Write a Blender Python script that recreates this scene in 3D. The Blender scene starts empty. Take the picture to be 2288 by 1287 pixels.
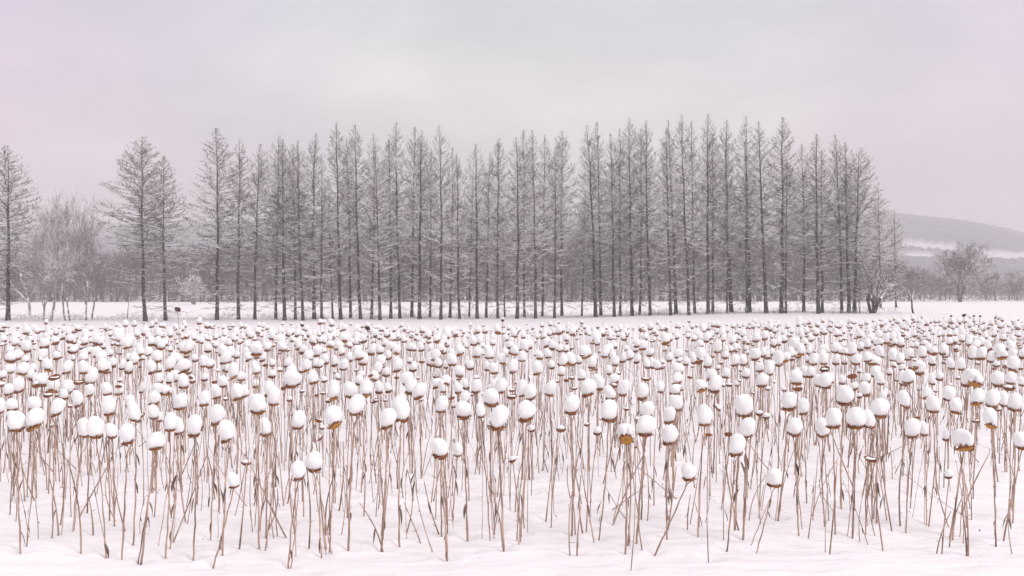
import bpy, math, random
import numpy as np

# ------------------------------------------------------------------ camera, world, sun
sc = bpy.context.scene
H = 2.75            # camera height over the snow
F = 2224.0          # focal length in photograph pixels (2288 wide)
CX, HZ = 1144.0, 650.0

cam_d = bpy.data.cameras.new("camera")
cam = bpy.data.objects.new("camera", cam_d)
sc.collection.objects.link(cam)
cam.location = (0, 0, H)
cam.rotation_euler = (math.radians(90), 0, 0)
cam_d.sensor_width = 36
cam_d.lens = 36 * F / 2288
cam_d.shift_y = (HZ - 643.5) / 2288
cam_d.clip_start = 0.1
cam_d.clip_end = 6000
sc.camera = cam

SUN_EL, SUN_AZ = math.radians(42), math.radians(128)   # azimuth clockwise from +Y (view direction)
sun_d = bpy.data.lights.new("sun", 'SUN')
sun_d.energy = 1.75
sun_d.angle = math.radians(20)
sun_d.color = (1.0, 0.962, 0.95)
sun = bpy.data.objects.new("sun", sun_d)
sc.collection.objects.link(sun)
sun.rotation_euler = (math.radians(90) - SUN_EL, 0, math.pi - SUN_AZ)

sc.view_settings.view_transform = 'Standard'
sc.view_settings.look = 'None'
sc.view_settings.exposure = 0.05
sc.view_settings.gamma = 1.0

w = bpy.data.worlds.new("World")
sc.world = w
w.use_nodes = True
nt = w.node_tree
nt.nodes.clear()
def N(t, ty, **kw):
    n = t.nodes.new(ty)
    for k, v in kw.items():
        setattr(n, k, v)
    return n
def math_node(t, op, a, b=None, clamp=False):
    n = N(t, 'ShaderNodeMath', operation=op, use_clamp=clamp)
    for i, v in enumerate((a, b)):
        if v is None: continue
        if isinstance(v, (int, float)): n.inputs[i].default_value = v
        else: t.links.new(v, n.inputs[i])
    return n.outputs[0]
def mix_rgb(t, fac, a, b, blend='MIX'):
    n = N(t, 'ShaderNodeMix', data_type='RGBA', blend_type=blend)
    for sock, v in ((n.inputs[0], fac), (n.inputs[6], a), (n.inputs[7], b)):
        if isinstance(v, (int, float)): sock.default_value = v
        elif isinstance(v, tuple): sock.default_value = (*v, 1) if len(v) == 3 else v
        else: t.links.new(v, sock)
    return n.outputs[2]
def ramp(t, fac, stops):
    n = N(t, 'ShaderNodeValToRGB')
    t.links.new(fac, n.inputs[0])
    e = n.color_ramp.elements
    while len(e) < len(stops): e.new(0.5)
    for el, (p, c) in zip(e, stops):
        el.position = p
        el.color = (*c, 1) if isinstance(c, tuple) else (c, c, c, 1)
    return n.outputs[0]

tc = N(nt, 'ShaderNodeTexCoord')
sep = N(nt, 'ShaderNodeSeparateXYZ')
nt.links.new(tc.outputs['Generated'], sep.inputs[0])
sky = N(nt, 'ShaderNodeTexSky', sky_type='NISHITA', sun_disc=False)
sky.sun_elevation = SUN_EL
sky.sun_rotation = SUN_AZ
skys = mix_rgb(nt, 1.0, sky.outputs[0], (0.10, 0.10, 0.10), 'MULTIPLY')
# overcast deck, brighter towards the zenith
deck = ramp(nt, sep.outputs[2], [(0.0, (0.590, 0.545, 0.575)), (0.10, (0.635, 0.598, 0.612)), (0.17, (0.69, 0.678, 0.678)),
                                 (0.27, (0.67, 0.695, 0.72)), (0.55, (0.80, 0.785, 0.79)), (1.0, (1.00, .955, .97))])
mp = N(nt, 'ShaderNodeMapping')
mp.inputs['Scale'].default_value = (2.6, 2.6, 7.0)
mp.inputs['Location'].default_value = (1.3, 0.4, 0.75)
nt.links.new(tc.outputs['Generated'], mp.inputs[0])
nz = N(nt, 'ShaderNodeTexNoise')
nz.inputs['Scale'].default_value = 1.0
nz.inputs['Detail'].default_value = 5.0
nz.inputs['Roughness'].default_value = 0.45
nz.inputs['Distortion'].default_value = 0.3
nt.links.new(mp.outputs[0], nz.inputs[0])
cl = ramp(nt, nz.outputs[0], [(0.34, (0.86, 0.88, 0.92)), (0.5, (0.99, 0.99, 0.99)), (0.64, (1.20, 1.20, 1.18))])
cloud = mix_rgb(nt, 1.0, deck, cl, 'MULTIPLY')
nz2 = N(nt, 'ShaderNodeTexNoise'); nz2.inputs['Scale'].default_value = 3.2; nz2.inputs['Detail'].default_value = 7; nz2.inputs['Roughness'].default_value = .6; nz2.inputs['Distortion'].default_value = .5
nt.links.new(mp.outputs[0], nz2.inputs[0])
cloud = mix_rgb(nt, 1.0, cloud, ramp(nt, nz2.outputs[0], [(.3, (.955, .955, .965)), (.5, (1.0, 1.0, 1.0)), (.7, (1.045, 1.04, 1.035))]), 'MULTIPLY')
# the deck is warmer and pinker to both sides of the view
ax = math_node(nt, 'ADD', math_node(nt, 'MULTIPLY', sep.outputs[0], 1.0), -0.03)
side = ramp(nt, math_node(nt, 'ABSOLUTE', ax), [(0.0, 0.0), (0.18, 0.06), (0.34, 0.5), (0.48, 1.0), (0.62, 0.6), (0.85, 0.0)])
side = math_node(nt, 'MULTIPLY', side, ramp(nt, sep.outputs[2], [(0.0, 1.0), (.3, 1.0), (.5, 0.0)]))
tint = mix_rgb(nt, side, (1.0, 1.0, 1.0), (1.13, 0.915, 1.09))
cloud = mix_rgb(nt, 1.0, cloud, tint, 'MULTIPLY')
nrmv = N(nt, 'ShaderNodeVectorMath', operation='NORMALIZE')
nt.links.new(tc.outputs['Generated'], nrmv.inputs[0])
def cloud_patch(col, px, py, width, gain):
    v = np.array([(px - CX) / F, 1, (HZ - py) / F]); v = v / np.linalg.norm(v)
    wv = N(nt, 'ShaderNodeVectorMath', operation='SUBTRACT'); nt.links.new(nrmv.outputs[0], wv.inputs[0]); wv.inputs[1].default_value = tuple(v)
    sc_ = N(nt, 'ShaderNodeVectorMath', operation='MULTIPLY'); nt.links.new(wv.outputs[0], sc_.inputs[0]); sc_.inputs[1].default_value = (1, 1, 1.9)
    ln = N(nt, 'ShaderNodeVectorMath', operation='LENGTH'); nt.links.new(sc_.outputs[0], ln.inputs[0])
    k = math_node(nt, 'ADD', ln.outputs['Value'], math_node(nt, 'MULTIPLY', math_node(nt, 'SUBTRACT', nz.outputs[0], .5), -.28))
    f = ramp(nt, math_node(nt, 'DIVIDE', k, width), [(0.0, 1.0), (.35, .72), (.7, .2), (1.0, 0.0)])
    return mix_rgb(nt, f, col, (gain, gain, gain * .985), 'MULTIPLY')
cloud = cloud_patch(cloud, 620, 120, .20, 1.16)
cloud = cloud_patch(cloud, 1700, 130, .14, 1.12)
cloud = cloud_patch(cloud, 2260, 90, .13, 1.13)
cloud = cloud_patch(cloud, 1000, 60, .20, .95)
cloud = cloud_patch(cloud, 1900, 40, .16, .95)
final = mix_rgb(nt, 0.06, cloud, skys)
bg = N(nt, 'ShaderNodeBackground')
bg.inputs['Strength'].default_value = 1.0
nt.links.new(final, bg.inputs[0])
wo = N(nt, 'ShaderNodeOutputWorld')
nt.links.new(bg.outputs[0], wo.inputs[0])

sc.cycles.max_bounces = 8
sc.cycles.diffuse_bounces = 4
sc.cycles.volume_bounces = 2
sc.cycles.transparent_max_bounces = 8
sc.cycles.use_denoising = True

# ------------------------------------------------------------------ ground heights
def smooth(e0, e1, v):
    t = np.clip((v - e0) / (e1 - e0), 0, 1)
    return t * t * (3 - 2 * t)
_rg = np.random.default_rng(5)
_W = []
for lam, amp in ((0.55, .004), (0.9, .007), (1.7, .012), (3.1, .018), (6.5, .03), (14, .05)):
    for k in range(5):
        a = _rg.uniform(0, 6.28)
        _W.append((6.283 / lam * math.cos(a) * _rg.uniform(.7, 1.3) * .75, 6.283 / lam * math.sin(a) * _rg.uniform(.7, 1.3), _rg.uniform(0, 6.28), amp * .55))
def ground(x, y):
    x = np.asarray(x, float); y = np.asarray(y, float)
    rise = 0.72 * smooth(2, 27, x)
    g = rise * smooth(48, 95, y)
    far = 0.13 + 0.0 * x
    g = g + smooth(104, 190, y) * ((0.62 + 0.12 * smooth(0, 60, x)) - rise)
    for kx, ky, ph, a in _W:
        g = g + a * np.sin(kx * x + ky * y + ph) * np.clip(1.25 - y / 90, 0, 1)
    # the tree row stands on a low bank of drifted snow
    g = g + 0.10 * np.exp(-((y - 94) / 3.5) ** 2)
    return g
def xpix(px, d): return (px - CX) * d / F
def zpix(py, d): return H - (py - HZ) * d / F
def depth_at_ground(px, py):
    """distance at which the ground shows at this place of the photograph"""
    lo, hi = 5.0, 240.0
    for _ in range(50):
        m = .5 * (lo + hi)
        if zpix(py, m) > float(ground(xpix(px, m), m)): lo = m
        else: hi = m
    return .5 * (lo + hi)

# ------------------------------------------------------------------ mesh helpers
class MB:
    """collects quads and triangles with numpy, links them as ONE mesh object"""
    def __init__(s):
        s.v = []; s.f = []; s.n = 0
    def add(s, verts, faces, mi=0):
        verts = np.asarray(verts, float).reshape(-1, 3); faces = np.asarray(faces, int)
        s.v.append(verts); s.f.append((faces + s.n, mi)); s.n += len(verts)
    def merge(s, o, mat=None):
        for v in o.v: s.v.append(v)
        for f, mi in o.f: s.f.append((f + s.n, mi if mat is None else mat))
        s.n += o.n
    def mesh(s, name, mats, smooth_=True):
        me = bpy.data.meshes.new(name)
        V = np.concatenate(s.v).astype(np.float32)
        loops = []; tot = []; mid = []
        for f, mi in s.f:
            loops.append(f.ravel()); tot.append(np.full(len(f), f.shape[1])); mid.append(np.full(len(f), mi))
        loops = np.concatenate(loops).astype(np.int32); tot = np.concatenate(tot).astype(np.int32); mid = np.concatenate(mid).astype(np.int32)
        me.vertices.add(len(V)); me.vertices.foreach_set('co', V.ravel())
        me.loops.add(len(loops)); me.loops.foreach_set('vertex_index', loops)
        me.polygons.add(len(tot))
        st = np.zeros(len(tot), np.int32); st[1:] = np.cumsum(tot)[:-1]
        me.polygons.foreach_set('loop_start', st)
        me.polygons.foreach_set('material_index', mid)
        me.polygons.foreach_set('use_smooth', np.full(len(tot), smooth_))
        for m in (mats if isinstance(mats, (list, tuple)) else [mats]): me.materials.append(m)
        me.update(calc_edges=True)
        return me
    def build(s, name, mats, parent=None, smooth_=True, loc=None):
        o = bpy.data.objects.new(name, s.mesh(name, mats, smooth_))
        sc.collection.objects.link(o)
        if parent is not None: o.parent = parent
        if loc is not None: o.location = loc
        return o
def link_mesh(name, me, parent=None):
    o = bpy.data.objects.new(name, me); sc.collection.objects.link(o)
    if parent is not None: o.parent = parent
    return o
def empty(name, loc, label, cat, group=None):
    o = bpy.data.objects.new(name, None)
    sc.collection.objects.link(o)
    o.location = loc; o.empty_display_size = .2
    o['label'] = label; o['category'] = cat
    if group: o['group'] = group
    return o

def frames(P):
    T = np.gradient(P, axis=0)
    T /= np.linalg.norm(T, axis=1)[:, None] + 1e-9
    ref = np.where(np.abs(T[:, 1:2]) > .85, np.array([[1., 0, 0]]), np.array([[0, 1., 0]]))
    A = np.cross(T, ref); A /= np.linalg.norm(A, axis=1)[:, None] + 1e-9
    return A, np.cross(T, A)
def tube(mb, P, R, n=6, mi=0, cap=True):
    P = np.asarray(P, float); R = np.asarray(R, float)
    A, B = frames(P)
    a = np.arange(n) * 2 * math.pi / n
    ring = np.cos(a)[None, :, None] * A[:, None, :] + np.sin(a)[None, :, None] * B[:, None, :]
    V = P[:, None, :] + ring * R[:, None, None]
    k = len(P)
    i = np.arange(k - 1)[:, None] * n; j = np.arange(n)[None, :]; j2 = (j + 1) % n
    q = np.stack([i + j, i + j2, i + n + j2, i + n + j], -1).reshape(-1, 4)
    mb.add(V.reshape(-1, 3), q, mi)
    if cap:
        b = mb.n - k * n
        mb.v.append(np.vstack([P[-1:] , P[:1]])); c = mb.n; mb.n += 2
        t1 = np.array([[b + (k - 1) * n + x, b + (k - 1) * n + (x + 1) % n, c] for x in range(n)])
        t2 = np.array([[b + (x + 1) % n, b + x, c + 1] for x in range(n)])
        mb.f.append((t1, mi)); mb.f.append((t2, mi))
def sticks(mb, P0, P1, R0, R1, n=3, mi=0):
    """many straight thin twigs at once"""
    P0 = np.asarray(P0, float); P1 = np.asarray(P1, float)
    R0 = np.asarray(R0, float); R1 = np.asarray(R1, float)
    T = P1 - P0; T /= np.linalg.norm(T, axis=1)[:, None] + 1e-9
    ref = np.where(np.abs(T[:, 2:3]) > .85, np.array([[1., 0, 0]]), np.array([[0, 0, 1.]]))
    A = np.cross(T, ref); A /= np.linalg.norm(A, axis=1)[:, None]
    B = np.cross(A, T)
    a = np.arange(n) * 2 * math.pi / n + math.pi / 2
    ring = np.cos(a)[None, :, None] * A[:, None, :] + np.sin(a)[None, :, None] * B[:, None, :]
    V = np.stack([P0[:, None] + ring * R0[:, None, None], P1[:, None] + ring * R1[:, None, None]], 1).reshape(-1, 3)
    base = np.arange(len(P0))[:, None] * 2 * n
    j = np.arange(n)[None]; j2 = (j + 1) % n
    q = np.stack([base + j, base + j2, base + n + j2, base + n + j], -1).reshape(-1, 4)
    mb.add(V, q, mi)

# ------------------------------------------------------------------ materials
def new_mat(name):
    m = bpy.data.materials.new(name); m.use_nodes = True
    t = m.node_tree
    return m, t, t.nodes['Principled BSDF']
def noise(t, scale, detail=3, coord='Object', vec=None, rough=.5, sc3=None):
    c = N(t, 'ShaderNodeTexCoord'); src = c.outputs[coord]
    if sc3:
        mm = N(t, 'ShaderNodeMapping'); mm.inputs['Scale'].default_value = sc3
        t.links.new(src, mm.inputs[0]); src = mm.outputs[0]
    n = N(t, 'ShaderNodeTexNoise')
    n.inputs['Scale'].default_value = scale; n.inputs['Detail'].default_value = detail; n.inputs['Roughness'].default_value = rough
    t.links.new(src, n.inputs[0])
    return n.outputs[0]
def bump(t, p, h, strength, dist):
    b = N(t, 'ShaderNodeBump'); b.inputs['Strength'].default_value = strength; b.inputs['Distance'].default_value = dist
    t.links.new(h, b.inputs['Height']); t.links.new(b.outputs[0], p.inputs['Normal'])

# snow on the field
M_snow, t, p = new_mat('field_snow')
n1 = noise(t, .35, 4); 
col = ramp(t, n1, [(.3, (.850, .810, .832)), (.7, (.897, .858, .878))])
t.links.new(col, p.inputs['Base Color'])
p.inputs['Roughness'].default_value = .75
p.inputs['Specular IOR Level'].default_value = .2
nb = math_node(t, 'ADD', math_node(t, 'MULTIPLY', noise(t, 1.0, 5, sc3=(1.1, 3.2, 1)), 1.0), math_node(t, 'MULTIPLY', noise(t, 18, 3), .07))
bump(t, p, nb, .8, .12)

# snow heaped on the heads
M_cap, t, p = new_mat('heaped_snow')
col = ramp(t, noise(t, 9, 3), [(.3, (.87, .86, .86)), (.7, (.91, .90, .90))])
t.links.new(col, p.inputs['Base Color'])
p.inputs['Roughness'].default_value = .7
p.inputs['Specular IOR Level'].default_value = .2
p.inputs['Subsurface Weight'].default_value = 0.0
bump(t, p, math_node(t, 'ADD', noise(t, 14, 4), math_node(t, 'MULTIPLY', noise(t, 90, 2), .15)), .35, .02)

def stalk_mat(name, stops, scale, streak=True):
    m, t, p = new_mat(name)
    g = N(t, 'ShaderNodeNewGeometry')
    mm = N(t, 'ShaderNodeMapping'); mm.inputs['Scale'].default_value = (1, 1, .22)
    t.links.new(g.outputs['Position'], mm.inputs[0])
    n = N(t, 'ShaderNodeTexNoise'); n.inputs['Scale'].default_value = scale; n.inputs['Detail'].default_value = 5; n.inputs['Roughness'].default_value = .65
    t.links.new(mm.outputs[0], n.inputs[0])
    t.links.new(ramp(t, n.outputs[0], stops), p.inputs['Base Color'])
    p.inputs['Roughness'].default_value = .9
    p.inputs['Specular IOR Level'].default_value = .1
    bump(t, p, n.outputs[0], .6, .004)
    return m
M_stalk = stalk_mat('dry_stalk', [(.3, (.13, .082, .066)), (.45, (.34, .225, .180)), (.58, (.52, .37, .295)), (.78, (.64, .49, .40))], 9)
M_rim = stalk_mat('dry_bracts', [(.32, (.09, .030, .018)), (.5, (.26, .095, .045)), (.68, (.46, .24, .11))], 70)
M_dark = stalk_mat('blackened_head', [(.3, (.03, .012, .010)), (.6, (.10, .045, .035)), (.8, (.17, .09, .07))], 40)
M_face = stalk_mat('seed_face', [(.3, (.26, .115, .03)), (.5, (.46, .22, .055)), (.75, (.60, .33, .11))], 70)
M_leaf = stalk_mat('withered_leaf', [(.3, (.07, .050, .042)), (.5, (.18, .13, .105)), (.75, (.32, .24, .19))], 30)

def wood_mat(name, stops, snow_amt, nscale=1.6, snow=(.80, .775, .79), zmin=.25):
    """bark with snow lying on whatever faces up"""
    m, t, p = new_mat(name)
    g = N(t, 'ShaderNodeNewGeometry')
    n = N(t, 'ShaderNodeTexNoise'); n.inputs['Scale'].default_value = 5; n.inputs['Detail'].default_value = 4
    t.links.new(g.outputs['Position'], n.inputs[0])
    bark = ramp(t, n.outputs[0], stops)
    s = N(t, 'ShaderNodeSeparateXYZ'); t.links.new(g.outputs['Normal'], s.inputs[0])
    n2 = N(t, 'ShaderNodeTexNoise'); n2.inputs['Scale'].default_value = nscale; n2.inputs['Detail'].default_value = 5; n2.inputs['Roughness'].default_value = .7
    t.links.new(g.outputs['Position'], n2.inputs[0])
    up = math_node(t, 'GREATER_THAN', s.outputs[2], zmin)
    patch = math_node(t, 'MULTIPLY', math_node(t, 'SUBTRACT', n2.outputs[0], 1 - snow_amt), 12, clamp=True)
    f = math_node(t, 'MULTIPLY', up, patch)
    t.links.new(mix_rgb(t, f, bark, snow), p.inputs['Base Color'])
    p.inputs['Roughness'].default_value = .9
    p.inputs['Specular IOR Level'].default_value = .1
    return m
BARK = [(.3, (.035, .027, .025)), (.6, (.072, .055, .050)), (.8, (.11, .09, .08))]
TWIG = [(.3, (.068, .052, .046)), (.6, (.130, .102, .092)), (.8, (.19, .155, .142))]
M_trunk = wood_mat('larch_bark', BARK, .42, 3.0, zmin=-2)      # wind-blown snow clings in specks all round
M_twig = wood_mat('larch_twigs', TWIG, .56, 1.1, snow=(.86, .84, .85), zmin=.1)
M_birch = wood_mat('pale_bark', [(.3, (.10, .085, .08)), (.55, (.28, .25, .245)), (.8, (.45, .42, .42))], .48, 3, zmin=-2)
M_birchtwig = wood_mat('pale_twigs', [(.3, (.20, .175, .17)), (.7, (.34, .305, .30))], .60, 1.8)
M_wood = wood_mat('far_wood', [(.3, (.075, .056, .050)), (.55, (.125, .096, .087)), (.8, (.18, .145, .132))], .47, .7)
M_deepwood = wood_mat('wood_floor', [(.3, (.07, .054, .050)), (.8, (.13, .105, .096))], .45, .9)

# ------------------------------------------------------------------ ground sheet
def build_ground():
    ys = np.concatenate([np.arange(-14, 5, .8), np.arange(5, 9, .15), np.arange(9, 14, .06), np.arange(14, 16, .11), np.arange(16, 30, .2), np.arange(30, 60, .5),
                         np.arange(60, 110, .8), np.arange(110, 240, 3), np.geomspace(240, 3200, 30)])
    tt = np.linspace(-1, 1, 401); us = np.sign(tt) * np.abs(tt) ** 1.6
    V = []
    for y in ys:
        hw = 14 + max(y, 0) * .78
        x = us * hw
        z = ground(x, np.full_like(x, y))
        if 9 < y < 16:
            for hx, hy, s_ in hollows:
                if abs(hy - y) < .5:
                    d2 = (x - hx) ** 2 + (y - hy) ** 2
                    z = z - .034 * s_ * np.exp(-d2 / .007) + .010 * s_ * np.exp(-(np.sqrt(d2) - .19) ** 2 / .004)
        V.append(np.stack([x, np.full_like(x, y), z], 1))
    V = np.concatenate(V)
    n = len(us); k = len(ys)
    i = (np.arange(k - 1)[:, None] * n + np.arange(n - 1)[None]).ravel()
    mb = MB(); mb.add(V, np.stack([i, i + 1, i + n + 1, i + n], 1))
    o = mb.build('snow_ground', M_snow)
    o['kind'] = 'structure'; o['label'] = 'smooth snow covering the field'

# ------------------------------------------------------------------ distant hill
def vnoise(x, y, seed=0):
    xi = np.floor(x).astype(np.int64); yi = np.floor(y).astype(np.int64)
    xf = x - xi; yf = y - yi
    def h(a, b):
        n = (a * 374761393 + b * 668265263 + seed * 974634777) & 0xffffffff
        n = ((n ^ (n >> 13)) * 1274126177) & 0xffffffff
        return ((n ^ (n >> 16)) & 0xffff) / 65535.0
    u = xf * xf * (3 - 2 * xf); v = yf * yf * (3 - 2 * yf)
    return (h(xi, yi) * (1 - u) + h(xi + 1, yi) * u) * (1 - v) + (h(xi, yi + 1) * (1 - u) + h(xi + 1, yi + 1) * u) * v
def fbm(x, y, o=4, seed=0):
    r = 0; a = .5
    for k in range(o):
        r = r + a * vnoise(x * 2 ** k, y * 2 ** k, seed + k); a *= .5
    return r / (1 - .5 ** o)
M_hill, t, p = new_mat('wooded_hill')
at = N(t, 'ShaderNodeAttribute', attribute_name='meadow')
g = N(t, 'ShaderNodeNewGeometry')
n = N(t, 'ShaderNodeTexNoise'); n.inputs['Scale'].default_value = .12; n.inputs['Detail'].default_value = 6; n.inputs['Roughness'].default_value = .7
t.links.new(g.outputs['Position'], n.inputs[0])
wc = ramp(t, n.outputs[0], [(.35, (.06, .058, .075)), (.55, (.12, .113, .14)), (.72, (.30, .28, .315))])
t.links.new(mix_rgb(t, at.outputs['Fac'], wc, (.66, .60, .645)), p.inputs['Base Color'])
p.inputs['Roughness'].default_value = .9; p.inputs['Specular IOR Level'].default_value = .05
def build_hill():
    cpx = [-1500, -600, 0, 90, 300, 700, 1150, 1600, 1960, 2010, 2060, 2100, 2160, 2200, 2240, 2288, 2420, 2800, 3400, 4200]
    cpy = [550, 530, 520, 515, 505, 490, 478, 478, 478, 480, 485, 487, 492, 499, 507, 518, 545, 585, 610, 620]
    pxs = np.arange(-1400, 4000, 3.2)
    rs = np.concatenate([np.arange(420, 1300, 6), np.arange(1300, 1900, 40)])
    crest = np.interp(pxs, cpx, cpy) + 9
    PX, R = np.meshgrid(pxs, rs)
    C = np.broadcast_to(crest, PX.shape)
    zc = (HZ - C) * 1300 / F + H
    s = np.clip((R - 430) / 870, 0, 1); prof = .30 * s + .70 * s * s * (3 - 2 * s) 
    back = np.clip((R - 1300) / 600, 0, 1)
    X = (PX - CX) * R / F; Y = R.copy()
    Z = zc * prof * (1 - .6 * back ** 1.3) + .5
    Z += (fbm(X / 210, Y / 210, 3, 3) - .5) * 20 * np.sin(np.pi * s)
    py = HZ - (Z - H) * F / Y
    wob = (fbm(X / 90, Y / 160, 3, 9) - .5) * 9
    def patch(x0, x1, ytop, ybot, slope=0.0):
        yy = py - slope * (PX - x0) + wob
        return (PX > x0 + wob * 2) & (PX < x1 + wob * 2) & (yy > ytop) & (yy < ybot)
    mead = patch(2015, 2135, 540, 556, .10) | patch(2010, 2090, 568, 582, 0) | patch(2195, 2600, 566, 584, .02)
    mead = mead.astype(float)
    wood = (1 - mead)
    Z += wood * (1 + 2.0 * vnoise(X / 7, Y / 7, 21) + 2.4 * vnoise(X / 4, Y / 4, 22)) * np.clip(s * 6, 0, 1)
    V = np.stack([X, Y, Z], -1).reshape(-1, 3)
    n = len(pxs); k = len(rs)
    i = (np.arange(k - 1)[:, None] * n + np.arange(n - 1)[None]).ravel()
    mb = MB(); mb.add(V, np.stack([i, i + 1, i + n + 1, i + n], 1))
    o = mb.build('wooded_hill', M_hill, smooth_=False)
    at = o.data.attributes.new('meadow', 'FLOAT', 'POINT')
    at.data.foreach_set('value', mead.astype(np.float32).ravel())
    o['kind'] = 'structure'; o['label'] = 'distant wooded hill with pale snow clearings fading in the haze'
build_hill()

# ------------------------------------------------------------------ tree generators
def norm(v): return v / (np.linalg.norm(v, axis=-1, keepdims=True) + 1e-9)
def larch_parts(seed, Ht=18.0, width=2.6, low=.30, dens=1.0, r0=.20, bend=.25, top_pow=.68):
    r = np.random.default_rng(seed)
    ks = np.linspace(0, 1, 22)
    b1, b2 = r.uniform(-bend, bend, 2); ph = r.uniform(0, 6.28, 2)
    def axis(t):
        t = np.asarray(t, float)
        x = b1 * np.sin(t * 3.1 + ph[0]) - b1 * np.sin(ph[0]) + .05 * np.sin(t * 17 + ph[1])
        y = b2 * np.sin(t * 3.1 + ph[1]) - b2 * np.sin(ph[1])
        return np.stack([x, y, t * Ht], -1)
    trunk = MB()
    rad = r0 * (1 - ks) ** .95 * .97 + .016; rad[0] *= 1.35; rad[1] *= 1.05
    P = axis(ks); P[0, 2] = -.25
    tube(trunk, P, rad, 8)
    crown = MB()
    S0, S1, Q0, Q1 = [], [], [], []
    nb = int(235 * dens)
    for i in range(nb):
        u = (i + r.random()) / nb
        if u < .16:
            t = r.uniform(.05, low + .03); L = r.uniform(.25, 1.0) * width * .62; e = math.radians(r.uniform(-22, 25)); curve = r.uniform(-.2, .5)
        else:
            t = low + (1 - low) * ((u - .16) / .84) ** .93
            q = (t - low) / (1 - low)
            L = width * ((1 - q) ** top_pow) * (r.uniform(.82, 1.15) if r.random() < .72 else r.uniform(.35, .8)) * (.75 + .25 * min(1, q * 5)) + .07
            L *= min(1, .35 + (1 - q) * 5.5)
            e = math.radians(-9 + 44 * q + r.normal(0, 8)); curve = .42 + .42 * r.random()
        if t > .993: t = .993
        az = i * 2.39996 + r.uniform(-.5, .5)
        n = 6
        p = axis(t); d = np.array([math.cos(az), math.sin(az), 0.])
        pts = [p]
        for k in range(n):
            ee = e + curve * (k / (n - 1)) ** 1.3 + r.normal(0, .09)
            az += r.normal(0, .09); d = np.array([math.cos(az), math.sin(az), 0.])
            p = p + (d * math.cos(ee) + np.array([0, 0, math.sin(ee)])) * L / n
            pts.append(p)
        pts = np.array(pts)
        rb = (.011 + .013 * L) * (1 - .3 * t)
        rr = np.linspace(rb, .009, n + 1)
        S0 += list(pts[:-1]); S1 += list(pts[1:]); Q0 += list(rr[:-1]); Q1 += list(rr[1:])
        nt_ = max(2, int(L / .10))
        for k in range(nt_):
            s = (k + r.uniform(.2, 1)) / nt_ * .98 + .02
            if s < .12: continue
            f = s * n; a = min(int(f), n - 1); bp = pts[a] + (pts[a + 1] - pts[a]) * (f - a)
            bd = norm(pts[a + 1] - pts[a])
            sgn = 1 if k % 2 else -1
            side = norm(np.cross(bd, [0, 0, 1])) * sgn
            td = norm(bd * r.uniform(.45, 1.1) + side * r.uniform(.3, 1.) + np.array([0, 0, r.uniform(-.5, .6)]))
            tl = r.uniform(.14, .60) * (1.0 if s > .3 else .6) * min(1, .4 + L / 2.2)
            m = bp + td * tl * .5; td2 = norm(td + np.array([0, 0, .25]) + r.normal(0, .2, 3)); en = m + td2 * tl * .5
            S0 += [bp, m]; S1 += [m, en]; Q0 += [.0105, .0085]; Q1 += [.0085, .005]
            for _ in range(2 if tl > .25 else 1):
                st = bp + (m - bp) * r.uniform(.3, 1.)
                dd = norm(td + r.normal(0, .7, 3))
                S0.append(st); S1.append(st + dd * tl * r.uniform(.3, .6)); Q0.append(.0075); Q1.append(.0045)
    sticks(crown, S0, S1, np.array(Q0) * TW, np.array(Q1) * TW, 3)
    return trunk, crown
TW = 1.08

def broadleaf_parts(seed, Ht=8.0, spread=1.0, trunks=1, depth=5, r0=.12, split=.28, droop=0.0, twig=.008, lean=0.0, fan=.35, wide=(26, 48)):
    """bare deciduous tree: forks again and again into fine twigs"""
    r = np.random.default_rng(seed)
    tr = MB(); S0, S1, Q0, Q1 = [], [], [], []
    def grow(p, d, L, rad, lvl):
        n = 4 if lvl < 2 else 3
        pts = [p]
        for k in range(n):
            d = norm(d + r.normal(0, .10 + .03 * lvl, 3) + np.array([0, 0, .10 - droop * lvl]))
            p = p + d * L / n; pts.append(p)
        rr = np.linspace(rad, rad * .62, n + 1)
        if lvl == 0: tube(tr, pts, rr, 7)
        else:
            S0.extend(pts[:-1]); S1.extend(pts[1:]); Q0.extend(rr[:-1]); Q1.extend(rr[1:])
        if lvl >= depth: return
        kids = 3 if lvl < 3 else (3 if r.random() < .6 else 4)
        for c in range(kids):
            f = 1.0 if c == 0 else r.uniform(.35, 1)
            a = f * n; i = min(int(a), n - 1); bp = pts[i] + (pts[i + 1] - pts[i]) * (a - i)
            ang = math.radians(r.uniform(*wide)) * (.45 if c == 0 else 1)
            perp = norm(np.cross(d, r.normal(0, 1, 3)))
            nd = norm(d * math.cos(ang) + perp * math.sin(ang) * spread)
            grow(bp, nd, L * r.uniform(.62, .84), max(rad * (.62 if c == 0 else .45), twig), lvl + 1)
    for k in range(trunks):
        a = r.uniform(0, 6.28) if trunks > 1 else 0
        d = norm(np.array([math.cos(a) * fan * (trunks > 1) + lean, math.sin(a) * fan * (trunks > 1), 1.]))
        grow(np.array([math.cos(a) * r0 * .5 * (trunks > 1), math.sin(a) * r0 * .5 * (trunks > 1), -.2]), d, Ht * split * r.uniform(.85, 1.1), r0 * (1 if trunks == 1 else .7), 0)
    cr = MB(); sticks(cr, S0, S1, np.array(Q0), np.array(Q1), 3)
    zmax = max(v[:, 2].max() for v in cr.v); k = Ht / zmax
    for m in (tr, cr): m.v = [v * k for v in m.v]
    return tr, cr

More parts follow.
